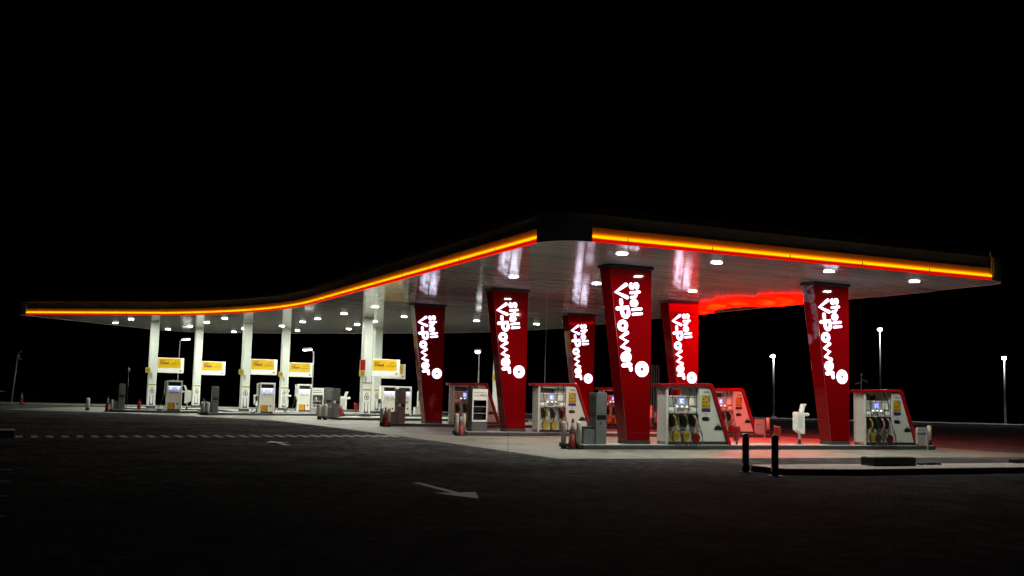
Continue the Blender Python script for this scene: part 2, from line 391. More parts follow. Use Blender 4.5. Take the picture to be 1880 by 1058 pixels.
# ------------------------------------------------------------------ canopy
def bez(p0, p1, p2, n):
    return [((1-t)**2*p0[0]+2*t*(1-t)*p1[0]+t*t*p2[0], (1-t)**2*p0[1]+2*t*(1-t)*p1[1]+t*t*p2[1]) for t in [i/n for i in range(n+1)]]
front = [(11.6,-4.0),(-4.6,-4.0)]
fl = arc(-4.6,-2.75,1.25,270,180,8)
left = [(-5.85,-2.95),(-5.85,23.5)] + bez((-5.85,23.5),(-5.9,32.5),(-11.2,39.0),16)[1:] + [(-19.4,45.75)]
end = arc(-19.1,46.35,.7,235,160,4)[1:]
rearc = bez((-10.4,56.9),(-8.6,59.2),(-5.2,58.2),6) + bez((-5.2,58.2),(2.3,51.8),(7.2,45.2),8)[1:] + bez((7.2,45.2),(12.85,38.0),(12.85,29.5),10)[1:]
right = [(12.85,-2.75)]
fr_ = arc(11.6,-2.75,1.25,0,-90,8)
outline = [front[1]] + fl[1:-1] + left + end + rearc + right + fr_[1:-1] + [front[0]]
canopy = thing('canopy', 'large white fuel station canopy with glowing orange edge strip and curved left wing', 'canopy', 0, 0, 0)
bm = bmesh.new(); vs = [bm.verts.new((p[0],p[1],CZ)) for p in outline]; f = bm.faces.new(vs)
r = bmesh.ops.extrude_face_region(bm, geom=[f]); bmesh.ops.translate(bm, verts=[e for e in r['geom'] if isinstance(e, bmesh.types.BMVert)], vec=(0,0,.1))
bmesh.ops.recalc_face_normals(bm, faces=bm.faces); bmesh.ops.triangulate(bm, faces=bm.faces)
me = bpy.data.meshes.new('ceiling'); bm.to_mesh(me); bm.free(); me.materials.append(MATS['ceiling'])
o = bpy.data.objects.new('ceiling', me); COL.objects.link(o); o.parent = canopy
def sweep(path, prof, name, mat, closed=False, sgn=1):
    # profile points (outward offset, z); outline is walked so that outward is on the left (+) of travel
    pts = [Vector((p[0], p[1])) for p in path]; n = len(pts); R = []
    for i in range(n):
        a = pts[(i-1) % n] if (closed or i > 0) else None
        c = pts[(i+1) % n] if (closed or i < n-1) else None
        d1 = (pts[i]-a).normalized() if a is not None else None
        d2 = (c-pts[i]).normalized() if c is not None else None
        if d1 is None: d1 = d2
        if d2 is None: d2 = d1
        n1 = Vector((-d1.y, d1.x)); n2 = Vector((-d2.y, d2.x)); m = (n1+n2); m = m.normalized(); k = 1/max(.5, m.dot(n1))
        R.append([(pts[i].x+m.x*k*o_*sgn, pts[i].y+m.y*k*o_*sgn, z) for o_, z in prof])
    k = len(prof); vs = [q for r_ in R for q in r_]; fs = []
    for i in range(n if closed else n-1):
        j = (i+1) % n
        for q in range(k): fs.append((i*k+q, j*k+q, j*k+(q+1)%k, i*k+(q+1)%k))
    if not closed: fs.append(tuple(range(k-1,-1,-1))); fs.append(tuple((n-1)*k+q for q in range(k)))
    return MB().add(vs, fs).build(name, mat, canopy)
sg = -1     # walking front-left corner -> far left: inside is on the right, so outward is +left ; orientation checked below
def area(p): return sum(p[i][0]*p[(i+1)%len(p)][1]-p[(i+1)%len(p)][0]*p[i][1] for i in range(len(p)))/2
sg = 1 if area(outline) < 0 else -1
front_run = [front[0], front[1]]
runs = [front_run, left]
for run in runs:
    sweep(run, [(-.12,CZ+.1),(-.16,CZ+.1),(-.155,CZ+.82),(-.115,CZ+.82)], 'fascia', 'fascia_yellow', sgn=sg)
    sweep(run, [(0.0,CZ-.012),(.02,CZ+.0),(.02,CZ+.10),(-.10,CZ+.10),(-.10,CZ+.0)], 'red_lip', 'strip_red', sgn=sg)
    sweep(run, [(.012,CZ+.102),(.012,CZ+.188),(-.06,CZ+.188),(-.06,CZ+.102)], 'light_strip', 'strip_yellow', sgn=sg)
    sweep(run, [(-.016,CZ+.189),(-.016,CZ+.192),(-.052,CZ+.192),(-.052,CZ+.189)], 'wash_strip', 'strip_wash', sgn=sg)
    sweep(run, [(-.055,CZ+.189),(-.055,CZ+.43),(-.114,CZ+.43),(-.114,CZ+.189)], 'glow_band', 'fascia_band', sgn=sg)  # amber only as high as the glow: lit part of fascia put into colour
def seams(run, step, nm='seam'):
    for i in range(len(run)-1):
        a = Vector(run[i]); b = Vector(run[i+1]); d = b-a; Ln = d.length; d.normalize(); nn = Vector((-d.y, d.x))*sg
        if Ln < step: 
            ks = [0] if i % 3 == 0 else []
        else: ks = [k*step for k in range(1, int(Ln/step)+1)]
        for k in ks:
            p = a+d*k
            q = [p+d*.012+nn*.025, p-d*.012+nn*.025, p-d*.012-nn*.11, p+d*.012-nn*.11]
            if sg < 0: q = q[::-1]
            MB().prism_z([(x.x,x.y) for x in q], CZ+.01, CZ+.192).build(nm, 'fascia_dark', canopy)
seams(front_run, 3.0); seams(left, 3.0)
# unlit corner, end, rear and right cladding
rest = left[-1:] + end + rearc + right + fr_[1:-1] + [front[0]]
sweep(rest, [(0.02,CZ-.012),(.02,CZ+.82),(-.03,CZ+.82),(-.03,CZ-.012)], 'side_cladding', 'fascia_grey', sgn=sg)
sweep([front[1]] + fl[1:-1] + [left[0]], [(0.02,CZ-.012),(.02,CZ+.82),(-.03,CZ+.82),(-.03,CZ-.012)], 'corner_cladding', 'fascia_dark', sgn=sg)
sweep(outline, [(-.21,CZ+.824),(-.21,CZ+.95),(-.24,CZ+1.05),(-.4,CZ+1.05),(-.4,CZ+.824)], 'roof_rim', 'fascia_grey', closed=True, sgn=sg)
bm = bmesh.new(); vs = [bm.verts.new((p[0]*.985,p[1]*.985,CZ+.83)) for p in outline]; f = bm.faces.new(vs); bmesh.ops.triangulate(bm, faces=[f])
me = bpy.data.meshes.new('roof_deck'); bm.to_mesh(me); bm.free(); me.materials.append(MATS['roof_dark'])
o = bpy.data.objects.new('roof_deck', me); COL.objects.link(o); o.parent = canopy
# white edge posts of the right end panel
MB().box(11.64,11.68,-4.07,-4.03,CZ+.12,CZ+.80).build('end_trim','pump_grey',canopy)
MB().box(11.50,11.53,-4.06,-4.0,CZ+.83,CZ+1.03).build('end_trim','pump_grey',canopy)
MB().box(12.86,13.02,-.2,3.0,CZ-.02,CZ+.08).build('edge_gutter','galv',canopy)

# ceiling lights
lights = [(-2.65,-2.44,'front left ceiling light just inside the rounded canopy corner'),
 (.95,-2.39,'ceiling light in the front row above the nearest red column'),
 (5.33,-2.74,'ceiling light in the front row at the top of the right red column'),
 (9.72,-2.27,'front row ceiling light nearest the right end of the canopy'),
 (.96,5.5,'ceiling light just left of the head of the nearest red column'),
 (5.54,5.56,'ceiling light above the head of the second row right red column'),
 (-2.69,5.4,'ceiling light above the head of the red column by the black shelf cabinet'),
 (.93,28.44,'ceiling light just left of the smallest left red column head'),
 (5.6,28.44,'ceiling light between the two left red columns'),
 (9.69,28.46,'ceiling light right of the second red column from left, by the rear edge'),
 (-2.65,22.73,'ceiling light above the twin white columns near the orange edge'),
 (-2.64,28.72,'ceiling light left of the twin white columns, nearest the orange edge'),
 (-2.77,34.25,'ceiling light between fourth and fifth white columns, highest left of its trio'),
 (.89,37.96,'ceiling light close left of the twin white columns, middle height'),
 (.84,33.93,'ceiling light between the heads of the twin white columns'),
 (1.87,43.4,'ceiling light left of the twin white columns, nearest the rear edge'),
 (-2.79,38.1,'ceiling light right of the fourth white column, middle of its trio'),
 (-13.51,50.31,'leftmost ceiling light of the canopy wing'),
 (-12.94,44.55,'second leftmost ceiling light, close to the orange edge'),
 (-9.26,55.35,'ceiling light right of the first white column, near the rear edge'),
 (-8.38,49.64,'ceiling light just left of the second white column head'),
 (-8.05,43.93,'ceiling light just right of the second white column head'),
 (-7.75,38.59,'ceiling light closest to the orange edge between second and third white columns'),
 (-4.33,54.53,'ceiling light left of the third white column, nearest the rear edge'),
 (-4.46,49.57,'ceiling light half hidden behind the third white column head'),
 (-2.88,43.85,'ceiling light just left of the fourth white column head'),
 (-.61,48.71,'ceiling light right of the fourth white column, lowest of its trio')]
for u, v, lb in lights:
    t = thing('ceiling_light', 'lit round ' + lb.replace('ceiling light ', 'ceiling light ', 1) if not lb.startswith('ceiling') else 'lit round ' + lb, 'ceiling light', u, v, CZ, 0, 'round downlights in the canopy ceiling')
    MB().lathe([(.212,-.002),(.216,-.008),(.190,-.012)], 20).build('ring', 'white_frame', t)
    MB().lathe([(.185,-.013),(.187,-.036),(.168,-.038),(.168,-.030)], 20, cap=False).build('diffuser_ring', 'lamp_side', t)
    MB().add([(.172*math.cos(2*PI*k/20), .172*math.sin(2*PI*k/20), -.033) for k in range(20)], [tuple(range(20))]).build('lens', 'lamp_lens', t)

# added glowing patch near the right edge, in place of an unknown red source
t = thing('red_glow_patch', 'added red and orange glow patch under the canopy near its right rear edge', 'glow patch', 0, 0, CZ-.010)
mb = MB(); mb.prism_z([(9.5,4.2),(10.4,4.0),(12.0,6.4),(12.7,7.2),(12.75,8.7),(12.3,9.6),(11.6,9.9),(11.5,11.2),(11.9,12.9),(12.75,14.0),(12.75,15.2),(11.8,14.1),(11.3,13.2),(10.6,12.4),(9.6,11.0),(8.85,9.8),(8.9,8.7),(8.35,7.9),(8.5,6.6),(9.2,6.0),(8.6,5.2),(9.0,4.5)][::1], 0, .006); mb.build('red_glow_sheet','glow_red',t)
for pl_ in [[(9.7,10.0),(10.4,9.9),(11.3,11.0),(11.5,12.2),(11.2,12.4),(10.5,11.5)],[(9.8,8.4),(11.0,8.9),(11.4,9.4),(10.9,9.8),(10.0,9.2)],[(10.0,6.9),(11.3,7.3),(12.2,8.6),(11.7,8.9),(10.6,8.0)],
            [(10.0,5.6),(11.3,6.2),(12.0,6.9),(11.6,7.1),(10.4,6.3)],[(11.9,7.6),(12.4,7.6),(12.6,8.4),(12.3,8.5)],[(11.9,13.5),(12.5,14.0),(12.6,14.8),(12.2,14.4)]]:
    MB().prism_z(pl_, -.004, -.001).build('orange_glow_spot','glow_orange',t)

# ------------------------------------------------------------------ lettering of the red columns
def ell(cx, cy, rx, ry, a0, a1, n=16): return [(cx+rx*math.cos(math.radians(a0+(a1-a0)*i/n)), cy+ry*math.sin(math.radians(a0+(a1-a0)*i/n))) for i in range(n+1)]
BIG = [[(.645,.535),(.865,.12),(1.075,.535)], [(1.155,.285),(1.27,.285)],
 [(1.42,.115),(1.42,.535),(1.57,.535),(1.66,.515),(1.72,.45),(1.72,.37),(1.66,.305),(1.57,.285),(1.44,.285)],
 ell(2.007,.252,.13,.14,0,360,20),
 [(2.262,.40),(2.395,.13),(2.55,.37),(2.70,.13),(2.84,.40)],
 [(2.95,.265),(3.19,.265)] + ell(3.07,.26,.122,.145,4,320,16),
 [(3.335,.12),(3.335,.395)], [(3.335,.29),(3.375,.36),(3.44,.395),(3.50,.395)]]
SML = [[(.795,.95),(.76,1.0),(.70,1.01),(.645,.97),(.64,.91),(.68,.865),(.74,.835),(.785,.79),(.78,.73),(.73,.695),(.67,.70),(.63,.745)],
 [(.93,.70),(.93,1.04)], [(.93,.83),(.97,.885),(1.03,.90),(1.08,.86),(1.09,.80),(1.09,.70)],
 [(1.205,.79),(1.375,.79)] + ell(1.29,.785,.09,.115,4,320,14), [(1.505,.70),(1.505,1.04)], [(1.665,.70),(1.665,1.04)]]
TV = Vector((.787,-5.89)); TV.normalize(); NV = Vector((-TV.y, TV.x)); OR = Vector((-1.658,5.891))
def sign_parts(parent, side=False):
    def mp(t_, n_, y):
        if not side:
            p = OR + TV*t_ + NV*n_; return (p.x, y, p.y)
        k = .80; tt = 3.53+(t_-3.53)*k; nn = .31+(n_-.842)*.60
        return (-y, .36+nn*1.0, 2.50 - (tt-3.53))
    for nm, G, w_ in (('lettering_large', BIG, .067), ('lettering_small', SML, .047)):
        mb = MB()
        for gi, st in enumerate(G):
            w2 = w_*(1 if not side else .62)
            pts = [Vector(mp(a, b, -.028-.0006*gi)) for a, b in st]
            if side:
                mb.tube(pts, w2, 8, rnd=True)
            else: mb.tube(pts, w2, 10, flat=.6, rnd=True)
        mb.build(nm, 'letter', parent)
    c = mp(3.53,.842,-.005); R_ = .262
    if not side:
        MB().lathe([(.062,0),(.07,.030),(.22,.036),(R_-.01,.028),(R_,.015),(R_,0)], 32, c, 'y', False).build('emblem_ring','letter',parent)
        mb = MB()
        for k in range(9):
            a = 2*PI*k/9; mb.box(-.002,.002,0,.001,0,.001)
        mb = MB().lathe([(.056,0),(.05,.01)], 12, c, 'y'); mb.build('emblem_centre','red_trim',parent)
    else:
        vs = MB(); prof = [(.055,0),(.06,.055),(.19,.06),(.22,.045),(.225,0)]; n = 24
        P = []; F_ = []
        for r_, h in prof:
            for k in range(n):
                a = 2*PI*k/n; P.append((h, .36+r_*math.cos(a), 2.5+r_*math.sin(a)))
        for i in range(len(prof)-1):
            for k in range(n): F_.append((i*n+k, i*n+(k+1)%n, (i+1)*n+(k+1)%n, (i+1)*n+k))
        vs.add(P, F_, True).build('emblem_ring','letter',parent)
def red_column(u, v, label):
    t = thing('sign_column', label, 'column', u, v, KZ, 0, 'red tapering sign columns')
    wt, dt, wb, db = 1.658, .673, .873, .601
    k0 = .12/5.89
    lerp = lambda a, b, k: a+(b-a)*k
    wb2, db2 = lerp(wb, wt, k0), lerp(db, dt, k0)
    MB().hexa([(-wb2,0,.12),(0,0,.12),(0,db2,.12),(-wb2,db2,.12)], [(-wt,0,5.885),(0,0,5.885),(0,dt,5.885),(-wt,dt,5.885)]).build('shaft','red_panel',t,.012)
    MB().box(-wb-.02,.012,-.012,db+.012,0,.118).build('plinth','plinth',t,.006)
    MB().box(-wt-.05,.05,-.05,dt+.05,5.888,5.995).build('capital','cap_black',t,.006)
    # slim corner trims
    MB().tube([(-wb2,0,.13),(-wt,0,5.88)], .012, 6).build('corner_trim','red_trim',t)
    sign_parts(t); sign_parts(t, True)
    return t
A_, B_ = 8.729, 9.667
red_column(0,0,'nearest and tallest red tapering column with lit white lettering beside pump 3')
red_column(A_,0,'rightmost red tapering column with lit white lettering, near the canopy end')
red_column(0,B_,'red lit column standing just right of the black shelf cabinet')
red_column(A_,B_,'bright red lit column rising right behind pump 3')
red_column(0,2*B_,'leftmost red lit column, beside the grey kiosk with white cones')
red_column(A_,2*B_,'small red lit column seen between pump 7 and the tallest column')

# ------------------------------------------------------------------ premium pumps
def loop(cx, cz, rx, rz, y, tilt=0, n=18):
    return [(cx+rx*math.cos(a)*math.cos(tilt)-rz*math.sin(a)*math.sin(tilt), y+.03*math.sin(a*1.0), cz+rx*math.cos(a)*math.sin(tilt)+rz*math.sin(a)*math.cos(tilt)) for a in [2*PI*i/n for i in range(n)]] + [(cx+rx*math.cos(tilt), y, cz+rx*math.sin(tilt))]
def premium_pump(u, v, num, label, noz, ncol):
    t = thing('fuel_pump', label, 'fuel pump', u+.44, v-.30, KZ, 0, 'white fuel pumps with red sloping trim')
    D = .56
    # side wall (left) and front post
    MB().box(0,.085,0,D,0,1.93).build('side_wall','post_white',t,.006)
    # red roof and sloping trim as one band
    outer = [(-.20,1.94),(-.20,2.045),(1.68,2.10)] + [(1.78,2.09),(1.85,2.06),(1.90,2.0),(1.94,1.91)] + [(2.66,0.0)]
    inner = [(2.53,0.0),(1.83,1.85),(1.79,1.93),(1.73,1.972),(1.66,1.985),(1.30,1.98)]
    MB().prism_y(outer+inner, -.05, D+.03).build('red_trim','red_trim',t,.008)
    MB().box(.0,1.30,.02,D-.02,1.86,1.975).build('header','pump_grey',t)
    # solid right hand panel
    pan = [(1.32,.11),(2.46,.11),(1.81,1.84),(1.78,1.90),(1.73,1.94),(1.66,1.955),(1.32,1.955)]
    MB().prism_y(pan, 0, D-.02).build('side_panel','pump_white',t,.012)
    MB().box(.0,2.50,.03,D-.03,0,.108).build('base','plinth',t)
    # yellow chart, blue strip, ovals
    MB().box(1.44,1.80,-.006,.0,1.25,1.69).build('price_chart','yellow',t)
    mb = MB()
    for i, zz in enumerate((1.30,1.42,1.52,1.60)):
        for j in range(3):
            if (i+j) % 4 != 3: mb.box(1.475+.11*j,1.545+.11*j,-.008,-.0062,zz,zz+.045)
    mb.build('chart_symbols','brown',t)
    MB().box(1.71,1.79,-.0095,-.0082,1.45,1.67).build('chart_column','label_grey',t)
    MB().box(1.44,1.80,-.006,.0,1.12,1.235).build('blue_label','blue',t)
    mb = MB().box(1.50,1.76,-.006,0,1.76,1.79).box(1.52,1.72,-.006,0,1.81,1.83); mb.build('notice_lines','label_grey',t)
    MB().box(1.60,1.625,-.006,0,1.00,1.06).build('small_symbol','black',t)
    ov = arc(1.52,.88,.068,90,270,8) + arc(1.70,.88,.068,-90,90,8)
    MB().prism_y(ov, -.008, .0).build('recess_handle','black',t)
    MB().prism_y([(1.72+.07,.93),(1.76,.90),(1.69,.88),(1.71,.93)], -.012, -.0085).build('handle_glint','pump_grey',t)
    MB().prism_y(arc(2.12,.50,.165,0,180,12), -.008, .0).build('vent_arch','black',t)
    MB().box(2.06,2.18,-.006,0,.70,.715).build('vent_label','label_grey',t)
    # recess : back, window frame, displays
    MB().box(.09,1.31,.14,D-.06,0.108,1.05).build('nozzle_panel','pump_white',t)
    MB().box(.09,1.31,.10,D-.04,1.30,1.62).build('display_housing','pump_grey',t,.006)
    MB().box(.09,1.31,.08,D-.04,1.62,1.645).build('upper_rail','white_frame',t)
    MB().box(.88,1.31,.16,D-.08,1.646,1.858).build('side_infill','pump_grey',t)
    MB().box(.12,.86,.30,.31,1.66,1.85).build('window_tint','steel_dark',t) if num in ('7','11','') else None
    MB().box(.09,1.31,.09,D-.04,1.27,1.298).build('black_rail','black',t)
    MB().box(.09,1.31,.04,D-.04,1.10,1.268).build('keypad_band','pump_white',t,.008)
    for a in ((.14,.36),(1.08,1.28)): MB().box(a[0],a[1],.034,.04,1.14,1.24).build('keypad_label','white_frame',t)
    MB().box(.46,.72,.03,.04,1.12,1.25).build('keypad','label_grey',t)
    mb = MB().box(.78,.86,.03,.04,1.19,1.24).box(.90,1.00,.03,.04,1.15,1.23); mb.build('keypad_marks','label_grey',t)
    if num: MB().box(.70,.76,.028,.034,1.15,1.22).build('red_key','label_red',t)
    for x in (.47,.67,.87): MB().box(x-.03,x+.03,.03,.07,1.272,1.296).build('indicator_light','led_white',t)
    MB().prism_y([(.09,1.06),(1.31,1.06),(1.31,1.085),(.09,1.085)], -.03, .14).build('shelf','pump_white',t,.005)
    if num: text(num, .24, 'black' if num == '3' else 'label_red', 'pump_number', t, .43, .098, 1.38, .003, .006)
    MB().box(.59,.78,.085,.10,1.37,1.57).build('screen','screen',t)
    MB().prism_y([(.63,1.41),(.73,1.41),(.73,1.425),(.645,1.425),(.645,1.46),(.70,1.46),(.70,1.475),(.645,1.475),(.645,1.515),(.73,1.515),(.73,1.53),(.63,1.53)],.08,.0848).build('screen_digits','screen_white',t)
    MB().box(.98,1.27,.094,.10,1.34,1.58).build('display_label','cream',t)
    # grade stickers
    MB().box(.105,.175,.13,.14,.56,.98).build('grade_sticker','yellow',t)
    MB().box(.80,.85,.13,.14,.60,.96).build('grade_sticker','yellow',t)
    # nozzles, boots and hoses
    xs = [.30,.72,1.12] if noz == 3 else [.25,.53,.83,1.12]
    for i, x in enumerate(xs):
        b_ = MB().hexa([(x-.08,-.02,.60),(x+.06,-.02,.60),(x+.06,.14,.60),(x-.08,.14,.60)], [(x-.11,-.01,1.0),(x+.09,-.01,1.0),(x+.09,.14,1.0),(x-.11,.14,1.0)]).build('nozzle_boot','black',t,.015)
        nz = MB().tube([(x-.03,-.06,.97),(x+.03,-.08,.88),(x+.06,-.09,.76),(x+.05,-.06,.66),(x+.02,-.03,.58)], .032, 8, rnd=True); nz.build('nozzle', ncol[i], t)
        MB().tube([(x+.02,-.09,.90),(x-.06,-.10,.84),(x-.05,-.10,.72),(x+.04,-.08,.68)], .011, 6).build('trigger_guard','black',t)
        # hose from roof
        tx = [.13,.90,1.14,1.24][i if noz == 3 else i] if noz == 3 else [.14,.42,.92,1.20][i]
        hk = random.uniform(-.03,.03)
        MB().tube([(tx,-.03,1.955),(tx+.02,-.08,1.85),(tx+(x-tx)*.35+hk,-.13,1.45),(tx+(x-tx)*.75,-.15,1.0),(x+.12,-.17,.62),(x+.20,-.22,.35),(x+.16,-.27,.1),(x,-.28,-.06),(x-.16,-.27,.08),(x-.2,-.22,.32),(x-.08,-.14,.50),(x+.02,-.07,.62)], .014, 6).build('hose','hose',t)
        MB().tube(loop(x-.02+hk,.27,.19,.25,-.24, .25*(-1)**i), .013, 6).build('hose','hose',t)
        MB().tube([(tx,-.03,1.96),(tx,-.06,1.90),(tx+.02,-.085,1.80)], .032, 6).build('hose_swivel','black',t)
    for i, x in enumerate(xs[:2] if noz == 3 else xs[:1]):
        MB().lathe([(.01,.0),(.15,.01),(.175,.03),(.175,.05)], 18, (x-.04,-.10,.30), 'y').build('splash_disc','yellow',t)
    if noz == 4:
        MB().lathe([(.01,.0),(.15,.01),(.175,.03),(.175,.05)], 18, (xs[1]-.02,-.10,.28), 'y').build('splash_disc','brown',t)
    MB().lathe([(.01,.0),(.15,.01),(.165,.03),(.165,.05)], 18, (xs[-1]+.0,-.09,.24), 'y').build('splash_disc','red_trim',t)
    return t
N3 = ['yellow','green','pinkish']; N4 = ['yellow','green','pinkish','pinkish']
premium_pump(0,0,'3','nearest fuel pump, numbered 3, white with red sloping trim and coiled hoses',3,N3)
premium_pump(A_,0,'','four hose fuel pump right of the rightmost red column',4,N4)
premium_pump(0,B_,'7','fuel pump numbered 7 behind the large traffic cone',3,['yellow','steel_grey','red_plastic'])
premium_pump(A_,B_,'','pink lit fuel pump partly hidden behind pump 3',3,N3)
premium_pump(0,2*B_,'11','fuel pump numbered 11 half hidden by the black shelf cabinet',3,['yellow','steel_grey','red_plastic'])
premium_pump(A_,2*B_,'9','pinkish fuel pump glimpsed between grey kiosk and nearest red column',3,N3)

# ------------------------------------------------------------------ white columns, signs
def px_uv(x, y):   # world to local
    d = Vector((x-P0.x, y-P0.y)); return d.x*CT+d.y*ST, -d.x*ST+d.y*CT
def ring_icon(parent, x, z, r_, y, mat='black'):
    MB().lathe([(r_*.80,0),(r_*.80,.006),(r_,.006),(r_,0)], 20, (x,y,z), 'y', False).build('prohibition_ring', mat, parent)
    mb = MB().prism_y([(x-r_*.6,z+r_*.45),(x-r_*.45,z+r_*.6),(x+r_*.6,z-r_*.45),(x+r_*.45,z-r_*.6)][::-1], y-.005, y)
    mb.build('prohibition_bar', mat, parent)
    MB().prism_y([(x-r_*.18,z-r_*.55),(x+r_*.22,z-r_*.40),(x+r_*.35,z+r_*.5),(x-.0,z+r_*.55)], y-.003, y-.0005).build('prohibition_symbol', mat, parent)
def white_column(wx, wy, label, side='box', kind=1):
    u, v = px_uv(wx, wy)
    t = thing('white_column', label, 'column', u, v, KZ, 0, 'square white canopy columns')
    h = .27
    MB().box(-h,h,-h,h,.14,5.995).build('shaft','white',t,.015)
    MB().box(-h-.03,h+.03,-h-.03,h+.03,0,.138).build('plinth','plinth',t,.01)
    MB().box(-h-.004,h+.004,-h-.004,h+.004,5.86,5.87).build('joint_line','label_grey',t)
    y = -h-.012
    MB().box(-h+.03,h-.03,y,-h,.17,.90).build('lower_panel','white_frame',t,.004)
    mb = MB().box(-.13,-.08,y-.006,y,.30,.86).box(.08,.13,y-.006,y,.30,.86); mb.build('tube_channel','label_grey',t)
    mb = MB().box(-.15,.15,y-.01,y-.0065,.22,.30).box(-.10,-.07,y-.012,y-.0066,.30,.45).box(.09,.12,y-.012,y-.0066,.30,.45); mb.build('blue_trough','blue',t)
    MB().box(-h+.02,h-.02,y-.02,-h,.93,1.46).build('notice_plate','white_frame',t,.01)
    ring_icon(t, 0, 1.16, .165, y-.022)
    mb = MB()
    for i in range(3): mb.box(-.14+.02*i,.15-.03*i,y-.024,y-.0205,1.36+.03*i,1.375+.03*i)
    mb.build('notice_lines','label_grey',t)
    MB().box(-h+.04,h-.04,y-.002,-h,1.50,1.75).build('yellow_label','cream',t)
    MB().box(-h+.05,h-.03,y-.006,y-.0025,1.57,1.66).build('yellow_label_band','yellow',t)
    if kind:
        MB().box(-h-.22,-h+.06,-h-.16,-h+.12,2.42,2.78).build('yellow_side_box','yellow',t,.01)
        ring_icon(t, -h-.08, 2.60, .09, -h-.162, 'brown')
        MB().prism_y([(-.20,2.42),(-.05,2.42),(-.02,2.2),(-.08,1.95),(-.13,2.1)], -h-.012, -h-.0).build('hanging_flap','pump_grey',t)
    if kind == 2:
        MB().box(-h-.20,-h+.10,-h-.10,-h+.12,2.78,3.42).build('red_side_box','red_trim',t,.01)
        MB().tube([(-h-.06,-h-.03,2.05),(h+.06,-h-.03,2.05)], .02, 6).build('clamp_band','galv',t)
    return t
def fuel_sign(wx, wy, label, gtxt=True):
    u, v = px_uv(wx, wy)
    t = thing('fuel_sign', label, 'sign', u+.285, v-.28, KZ, -.06, 'white framed yellow signs on the columns')
    Wd = 1.74
    MB().box(0,Wd,0,.14,2.45,3.50).build('frame','white_frame',t,.01)
    MB().box(.03,Wd-.22,-.008,0,2.80,3.45).build('face','yellow_sign',t)
    text('Shell', .17, 'brown', 'lettering', t, .16, -.010, 3.24, .002, .003, 'LEFT')
    text('Diesel', .23, 'brown', 'lettering', t, .15, -.010, 3.06, .002, .010, 'LEFT')
    mb = MB()    # Arabic lettering, drawn as pen strokes
    y = -.011; r_ = .014
    S = [[(.02,.30),(.02,.06),(-.04,.02),(-.10,.06)], [(-.14,.0),(-.18,.02),(-.22,.06),(-.14,.06)], [(-.22,.06),(-.30,.05),(-.36,.07)],
         [(.10,.02),(.20,.02),(.24,.08)], [(.24,.08),(.24,.02),(.32,.02),(.38,.10)], [(.44,.0),(.50,.04),(.46,.14)],
         [(-.36,.07),(-.42,-.03),(-.50,-.05)]]
    for st in S: mb.tube([(1.16+a*.62, y, 3.06+b*.62) for a, b in st], r_, 5, rnd=True)
    for a, b in ((.12,-.06),(.2,-.06),(.30,.18),(-.2,.14)): mb.lathe([(.014,0),(.014,.004)], 8, (1.16+a*.62,y,3.06+b*.62), 'y')
    for st in [[(.05,.12),(.12,.05),(.2,.06),(.26,.12)],[(.26,.2),(.26,.06),(.32,.05),(.36,.1)]]:
        mb.tube([(1.12+a*.8, y, 3.22+b*.6) for a, b in st], .010, 5, rnd=True)
    mb.build('arabic_lettering','brown',t)
    MB().lathe([(.062,0),(.062,.008)], 14, (Wd-.21,0,2.62), 'y').build('emblem','brown',t)
    MB().lathe([(.045,.0085),(.040,.012)], 14, (Wd-.21,0,2.62), 'y').build('emblem_centre','yellow',t)
cols = [(-24.84,72.6,'leftmost square white column with yellow side box',1),(-23.82,79.56,'second square white column from left, standing farther back',0),
        (-17.76,70.18,'third square white column from left with yellow side box',1),(-16.61,76.95,'fourth white column from left, standing farther back',1),
        (-8.75,63.53,'front white column of the close pair, with red and yellow side boxes',2),(-9.43,73.9,'rear white column of the close pair, seen just right of the other',0)]
for x, y, lb, k in cols:
    white_column(x, y, lb, kind=k)
sl = ['leftmost yellow diesel sign, on the first white column','second yellow diesel sign from left, on the farther second column','third yellow diesel sign from left, with slightly pinkish face','fourth yellow diesel sign from left, smaller, on the farther column','large yellow diesel sign left of the first red column','yellow diesel sign mostly hidden behind the large sign beside it']
for (x, y, lb, k), s_ in zip(cols, sl): fuel_sign(x, y, s_)
white_column(-.74, 67.6, 'white column mostly hidden between shelf cabinet pump and red column', kind=1)

